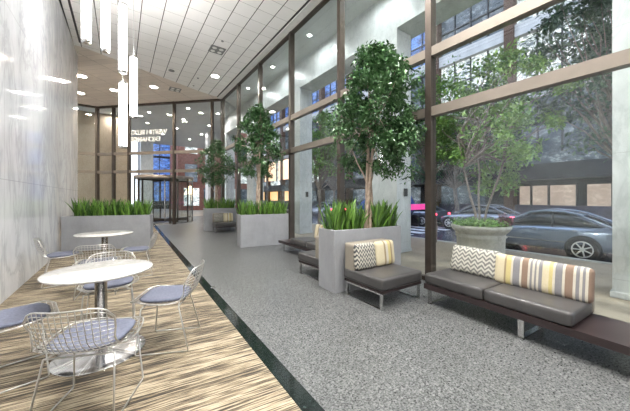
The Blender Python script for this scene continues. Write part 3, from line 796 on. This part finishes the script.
for px_, py_, lab in ((153.7,87,'lit downlight right of the thin tube lamp'), (114,90,'lit downlight between the tube lamps'), (82,76,'lit downlight at the marble wall edge, nearer'), (80.5,93,'lit downlight at the marble wall edge, farther')):
    x, y = ray_ceiling(px_, py_, CH); downlight(x, y, CH, lab, DP*.6, 'recessed ceiling downlights', (1,.86,.70))
for x, y in ((3.0, 3.5), (3.0, 1.0), (.6, 2.0), (.6, -.4), (3.0,-1.6), (.6,-3.0), (1.8, 2.8)):
    downlight(x, y, CH, 'lit downlight in the white ceiling above and behind the camera', DP, 'recessed ceiling downlights overhead')
for k in range(7):  # row of added lamps to brighten the arcade soffit, beam and columns
    downlight(4.95, -3.2+2.6*k, 6.65, 'added round downlight brightening the arcade soffit outside the windows', 17, 'added arcade soffit lights', (.95,1,1), .12, .45)
for x, y in ((3.2,17.2),(4.9,17.2),(1.4,19.4),(3.4,19.8),(5.2,20.4),(-.4,21.0),(1.5,22.2),(3.4,22.6),(5.4,23.6),(.5,24.8),(2.8,25.4),(5.0,26.2)):
    downlight(x, y, 6.64, 'lit round downlight in the entrance soffit beyond the end glazing', 30, 'entrance soffit downlights', (1,.95,.9), .16, .6)
def grille(px, py, lab):
    x, y = ray_ceiling(px, py, CH); t = thing('ceiling_vent', lab, 'vent', (x, y, CH))
    MB().box(-.24,-.24,-.012,.24,.24,0).build('vent_plate', 'grille', t)
    for a, b_ in ((-.11,-.11),(.11,-.11),(-.11,.11),(.11,.11)): MB().lathe([(.07,-.02),(.075,-.012),(.06,-.012)], 16, (a,b_)).build('vent_nozzle', 'white_metal', t)
grille(217, 50, 'square ceiling vent among the white panels'); grille(175, 89.5, 'square ceiling vent near the end glazing')
for px_, py_, lab in ((171.5,70.5,'dark round ceiling sensor left of the downlight'), (222.5,41,'tiny dark ceiling sprinkler beside the square vent'), (198,78,'tiny ceiling sprinkler left of the brightest downlight'), (193.5,85.5,'tiny ceiling sprinkler nearest the end glazing')):
    x, y = ray_ceiling(px_, py_, CH); mb = MB(); r_ = .11 if px_ < 172 else .04
    mb.lathe([(r_*.5,-.03),(r_,-.015),(r_,0)], 20); o = mb.build('ceiling_sensor' if r_ > .1 else 'sprinkler', 'grille'); o.location = (x,y,CH); tag(o, lab, 'sensor' if r_ > .1 else 'sprinkler')

# ------------------------------------------------------------------ cars
def loft(sections, mat, name, parent, sub=1):
    mb = MB(); vs = []; m = len(sections[0][1])
    for y, ring in sections:
        for x, z in ring: vs.append((x, y, z))
    fs = []
    for i in range(len(sections)-1):
        for k in range(m): fs.append((i*m+k, i*m+(k+1)%m, (i+1)*m+(k+1)%m, (i+1)*m+k))
    fs.append(tuple(range(m))[::-1]); fs.append(tuple((len(sections)-1)*m+k for k in range(m)))
    mb.add(vs, fs, True); o = mb.build(name, mat, parent)
    if sub: md = o.modifiers.new('s', 'SUBSURF'); md.levels = md.render_levels = sub
    return o
def make_car(label, paint, tail=True, group=None):
    """car pointing +Y, rear axle at y=0, left flank at x=0, ground z=0"""
    t = thing('car', label, 'car', (0,0,0), 0, group); W = 1.70; rw = .31; A = 2.12
    def ring(w, zb, zm, zt, tin=.07):
        c = W/2; return [(c-w*.75, zb), (c-w, zb+.08), (c-w-.0, zm-.12), (c-w+.02, zm), (c-w+tin, zt), (c-w*.5, zt+.03), (c, zt+.04),
                         (c+w*.5, zt+.03), (c+w-tin, zt), (c+w-.02, zm), (c+w, zm-.12), (c+w, zb+.08), (c+w*.75, zb)]
    S = [(-.78, ring(.70,.34,.62,.76)), (-.74, ring(.76,.26,.66,.84)), (-.6, ring(.82,.22,.68,.88)), (-.2, ring(.85,.2,.70,.87)), (.6, ring(.85,.18,.70,.86)), (1.3, ring(.85,.18,.68,.84)),
         (1.75, ring(.85,.18,.67,.80)), (2.2, ring(.83,.2,.62,.74)), (2.6, ring(.78,.24,.56,.66)), (2.78, ring(.66,.3,.5,.56))]
    loft(S, paint, 'car_body', t)
    c = W/2
    def gr(w, z0, z1, wt): return [(c-w, z0), (c-(w+wt)/2-.01, (z0+z1)/2), (c-wt, z1), (c, z1+.02), (c+wt, z1), (c+(w+wt)/2+.01, (z0+z1)/2), (c+w, z0)]
    P = [(-.52, gr(.66,.82,.86,.62)), (-.15, gr(.74,.82,1.06,.60)), (.2, gr(.77,.82,1.22,.58)), (.8, gr(.77,.82,1.275,.57)), (1.15, gr(.76,.80,1.23,.57)), (1.5, gr(.74,.78,1.02,.60)), (1.85, gr(.68,.76,.80,.64))]
    loft(P, 'car_glass', 'car_windows', t)
    def rf(w, z): return [(c-w, z-.035), (c-w+.02, z+.008), (c-w*.5, z+.032), (c, z+.04), (c+w*.5, z+.032), (c+w-.02, z+.008), (c+w, z-.035)]
    loft([(-.62, rf(.66,.85)), (-.5, rf(.62,.875)), ], paint, 'boot_lid', t, 0)
    loft([(.02, rf(.60,1.15)), (.3, rf(.60,1.235)), (.75, rf(.60,1.27)), (1.1, rf(.60,1.235)), (1.3, rf(.60,1.14))], paint, 'roof', t)
    for s_ in (-1, 1):
        X_ = lambda w: c+s_*w
        MB().tube([(X_(.70),-.55,.86),(X_(.69),-.15,1.05),(X_(.62),.15,1.19),(X_(.585),.4,1.25),(X_(.58),.8,1.27),(X_(.60),1.15,1.22),(X_(.67),1.5,1.02),(X_(.73),1.88,.82)], .035, 6).build('roof_pillar', paint, t)
        MB().tube([(X_(.775),.62,.84),(X_(.69),.62,1.06),(X_(.60),.66,1.24)], .022, 5).build('door_pillar', 'dark', t)
        MB().box(X_(.845)-.015, -.70, .60, X_(.845)+.015, -.42, .74).build('side_marker', paint, t)
        MB().rbox(.14,.2,.13,.04,(X_(.72),-.70,.71), n=5).build('tail_light', 'tail', t)
        for ya in (0, A):
            mb = MB(); prof = [(rw*.62,-.09),(rw*.9,-.10),(rw,-.07),(rw,.07),(rw*.9,.10),(rw*.62,.09)]
            def tr(m_, x): m_.v = [(x+p[2], ya+p[0], rw+p[1]) for p in m_.v]; return m_
            m1 = MB().lathe([(rw-.02,-.015),(rw+.045,-.02),(rw+.045,.02),(rw-.02,.015)], 28, cap=False); tr(m1, X_(.835)).build('wheel_arch', 'dark', t)
            wh = tr(MB().lathe(prof, 28, cap=False), X_(.80)).build('wheel', 'tyre', t)
            hub = MB().lathe([(.05,-.02),(.05,.02)], 12)
            for k in range(7):
                a = 2*PI*k/7; u = (math.cos(a), math.sin(a)); hub.tube([(u[0]*.03,u[1]*.03,0),(u[0]*rw*.66,u[1]*rw*.66,0)], .018, 5)
            hub.lathe([(rw*.60,-.02),(rw*.68,-.02),(rw*.68,.02),(rw*.60,.02),(rw*.60,-.02)], 28, cap=False)
            tr(hub, X_(.80)+s_*.095).build('wheel_rim', 'white_metal', wh)
            tr(MB().lathe([(.001,0),(rw*.63,0)], 20, cap=False), X_(.80)+s_*.04).build('brake_disc', 'dark', wh)
    for yy in (.1, .95): MB().box(-.012, yy, .76, .02, yy+.14, .785).build('door_handle', 'chrome', t)
    MB().box(-.006, -.1+.45, .44, .01, 1.7, .462).build('side_trim', 'chrome', t)
    return t
car = make_car('silver-blue sedan parked at the kerb behind the long bench', 'car_blue')
place(car, (9.62, 1.62, SL), 0)
g = make_car('grey sedan across the street, behind the round concrete planter', 'car_grey', group='parked cars across the street')
place(g, (14.2, 5.4, SL), 0)
c2 = copy_tree(g); place(c2, (14.2, 9.1, SL), 0, 'grey sedan across the street beside the magenta-lit van')
c3 = copy_tree(g); place(c3, (13.6, 17.5, SL), 0, 'grey sedan far along the street behind the two leftward columns')
van = thing('van', 'dark blue van with a glowing magenta side, seen between column and tall window post', 'van', (12.1, 8.6, SL))
loft([(-.0, [(0,.35),(0,1.2),(.1,1.9),(.9,1.98),(1.7,1.9),(1.8,1.2),(1.8,.35)]), (2.9, [(0,.35),(0,1.2),(.1,1.9),(.9,1.98),(1.7,1.9),(1.8,1.2),(1.8,.35)]), (3.5, [(0,.35),(0,1.1),(.15,1.5),(.9,1.55),(1.65,1.5),(1.8,1.1),(1.8,.35)]), (4.2, [(.05,.4),(.05,.9),(.2,1.0),(.9,1.02),(1.6,1.0),(1.75,.9),(1.75,.4)])], 'van_blue', 'van_body', van)
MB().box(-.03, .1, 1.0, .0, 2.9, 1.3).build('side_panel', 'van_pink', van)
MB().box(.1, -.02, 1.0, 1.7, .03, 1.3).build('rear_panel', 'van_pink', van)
for yy in (.7, 3.3):
    for xx in (.1, 1.7):
        m_ = MB().lathe([(.2,-.09),(.33,-.09),(.33,.09),(.2,.09)], 20); m_.v = [(xx+p[2], yy+p[0], .33+p[1]) for p in m_.v]; m_.build('wheel', 'tyre', van)

# ------------------------------------------------------------------ buildings across the street
BX = 18.2
ob = thing('office_building', 'dark office building across the street with brown pilasters and lit windows', 'building', (BX, 0, 0))
MB().box(.35, -12, SL, 10, 52, 22).build('building_core', 'facade_dark', ob)
MB().box(.0, -12, SL, .35, 52, 1.0).build('base_wall', 'facade_purple', ob)
MB().box(-.9, -12, 2.35, .35, 52, 3.1).build('canopy_band', 'facade_dark', ob)
nw = 0
for fl in range(5):
    z0 = 3.1+3.7*fl
    MB().box(-.05, -12, z0, .35, 52, z0+(.7 if fl else .12)).build('spandrel', 'facade_pale' if fl else 'facade_dark', ob)
    for k in range(14):
        y0 = -12+4.49*k
        mb = MB(); mb.box(.30, y0+.35, z0+(.7 if fl else .12), .345, y0+4.44, z0+3.7)
        w_ = mb.build('window', ('win_c' if (fl >= 2 and k >= 5) else ('win_b' if rn.random() < .35 else 'win_a')), ob)
        mb = MB()
        for j in range(1, 4): mb.box(.2, y0+.35+j*1.02-.035, z0+.7, .34, y0+.35+j*1.02+.035, z0+3.7)
        mb.box(.2, y0+.35, z0+2.3, .34, y0+4.44, z0+2.38)
        mb.build('window_frame', 'dark', w_)
for k in range(15):
    y0 = -12+4.49*k; MB().box(-.25, y0-.12, SL, .35, y0+.35, 22).build('pilaster', 'facade_brown', ob)
# shop fronts: lit ones
for y0, y1 in ((2.15,2.95),(3.35,4.35),(4.45,5.1),(5.2,5.7)):
    w_ = MB().box(.28, y0, 1.0, .345, y1, 2.05).build('shop_window', 'lit_warm', ob)
    MB().box(.22, y0-.05, .95, .34, y0, 2.1).build('window_frame', 'dark', w_)
for y0 in (7.5, 12, 16.5, 21, 25.5): MB().box(.28, y0, .9, .345, y0+3.2, 2.2).build('shop_window', 'win_b', ob)
for y0 in (30.5, 35, 39.5):
    MB().box(.2, y0, .6, .30, y0+3.6, 2.3).build('shop_window', 'amber', ob)
    MB().box(-.07, y0, 3.9, -.04, y0+3.6, 6.6).build('lit_window', 'amber', ob)
# blocks closing the view beyond the end facade
bb = thing('brick_building', 'red-brown brick building beyond the end glazing with dark windows', 'building', (5.4, 33.0, 0))
MB().box(-.3, 0, -.01, 9, 6, 16).build('building_wall', 'facade_brick', bb)
for i in range(4):
    for j in range(4): MB().box(.4+i*2.1, -.06, 3.2+j*3.2, 1.7+i*2.1, .02, 5.2+j*3.2).build('window', ('win_b','win_a')[(i+j)%2], bb)
for i in range(4): MB().box(.3+i*2.1, -.06, .5, 1.9+i*2.1, .02, 2.5).build('shop_window', ('win_a','win_b')[i%2], bb)
b2 = thing('blue_glass_building', 'blue-lit glass building seen through the end glazing beside the name letters', 'building', (2.9, 40.0, 0))
MB().box(-1.0, 0, -.01, 3.2, 6, 13).build('building_wall', 'facade_dark', b2)
for i in range(2):
    for j in range(4):
        MB().box(-.8+i*2.0, -.08, 1+j*2.9, 1.1+i*2.0, .02, 3.6+j*2.9).build('window', 'win_c', b2)
b3 = thing('stone_building', 'pale stone building beyond the left part of the end glazing', 'building', (-14, 31.0, 0))
MB().box(0, 0, -.01, 10.5, 6, 14).build('building_wall', 'beige', b3)
for i in range(5):
    for j in range(4): MB().box(.4+i*2.0, -.06, .6+j*3.3, 1.7+i*2.0, .02, 2.9+j*3.3).build('window', ('win_a','win_b')[(i*j)%2], b3)
mb = MB(); mb.box(1.45, 29.3, -.01, 2.45, 30.2, 6.6); o = mb.build('column', 'column_stone'); tag(o, 'pale stone column beyond the revolving door', kind='structure')
mb = MB(); mb.box(-3.4, 21.4, -.01, .55, 21.9, 6.64); o = mb.build('wall_entrance', 'beige'); tag(o, 'beige stone wall beyond the left part of the end glazing', kind='structure')
mb = MB(); mb.prism([(XG+.12,14.0),(5.57,14.0),(5.57,18.65),(7.5,18.65),(7.5,30.3),(-8,30.3),(-8,19.3),(VX,VY+.2)], 6.64, 6.645+.3); o = mb.build('ceiling_entrance', 'soffit'); tag(o, 'soffit over the entrance outside', kind='structure')
fl = thing('street_lamp', 'small standing lamp with a glowing cone shade beyond the revolving door', 'lamp', (4.1, 21.3, 0))
MB().lathe([(.18,0),(.18,.03),(.03,.06),(.025,.1),(.025,1.72)], 16).build('lamp_pole', 'bronze', fl)
MB().lathe([(.42,1.66),(.10,2.25),(.08,2.25),(.40,1.66)], 24, cap=False).build('lamp_shade', 'lampshade', fl)

# ------------------------------------------------------------------ camera, world, view
cam = bpy.data.cameras.new('camera'); cam.sensor_width = 36; cam.sensor_fit = 'HORIZONTAL'; cam.lens = 36*270/630; cam.shift_y = -7.5/630
cam.clip_start = .05; cam.clip_end = 400
co = bpy.data.objects.new('camera', cam); C.objects.link(co); co.location = (0,0,1.38); co.rotation_euler = (R(90), 0, R(-35.7))
bpy.context.scene.camera = co
w = bpy.data.worlds.new('World'); bpy.context.scene.world = w; w.use_nodes = True; nt = w.node_tree
bg = nt.nodes['Background']; tc = N(nt, 'ShaderNodeTexCoord'); sp = N(nt, 'ShaderNodeSeparateXYZ'); nt.links.new(tc.outputs['Generated'], sp.inputs[0])
nt.links.new(ramp(nt, sp.outputs[2], [(0, (.62,.66,.74)), (.25, (.52,.60,.76)), (1, (.40,.50,.72))]), bg.inputs[0]); bg.inputs[1].default_value = 2.5
sc = bpy.context.scene
sc.view_settings.view_transform = 'Standard'; sc.view_settings.look = 'None'; sc.view_settings.gamma = 1; sc.view_settings.use_curve_mapping = False
sc.view_settings.exposure = 0.82
sc.cycles.max_bounces = 10; sc.cycles.diffuse_bounces = 5; sc.cycles.glossy_bounces = 4; sc.cycles.transparent_max_bounces = 24
sc.cycles.use_denoising = True
sc.cycles.sample_clamp_indirect = 8
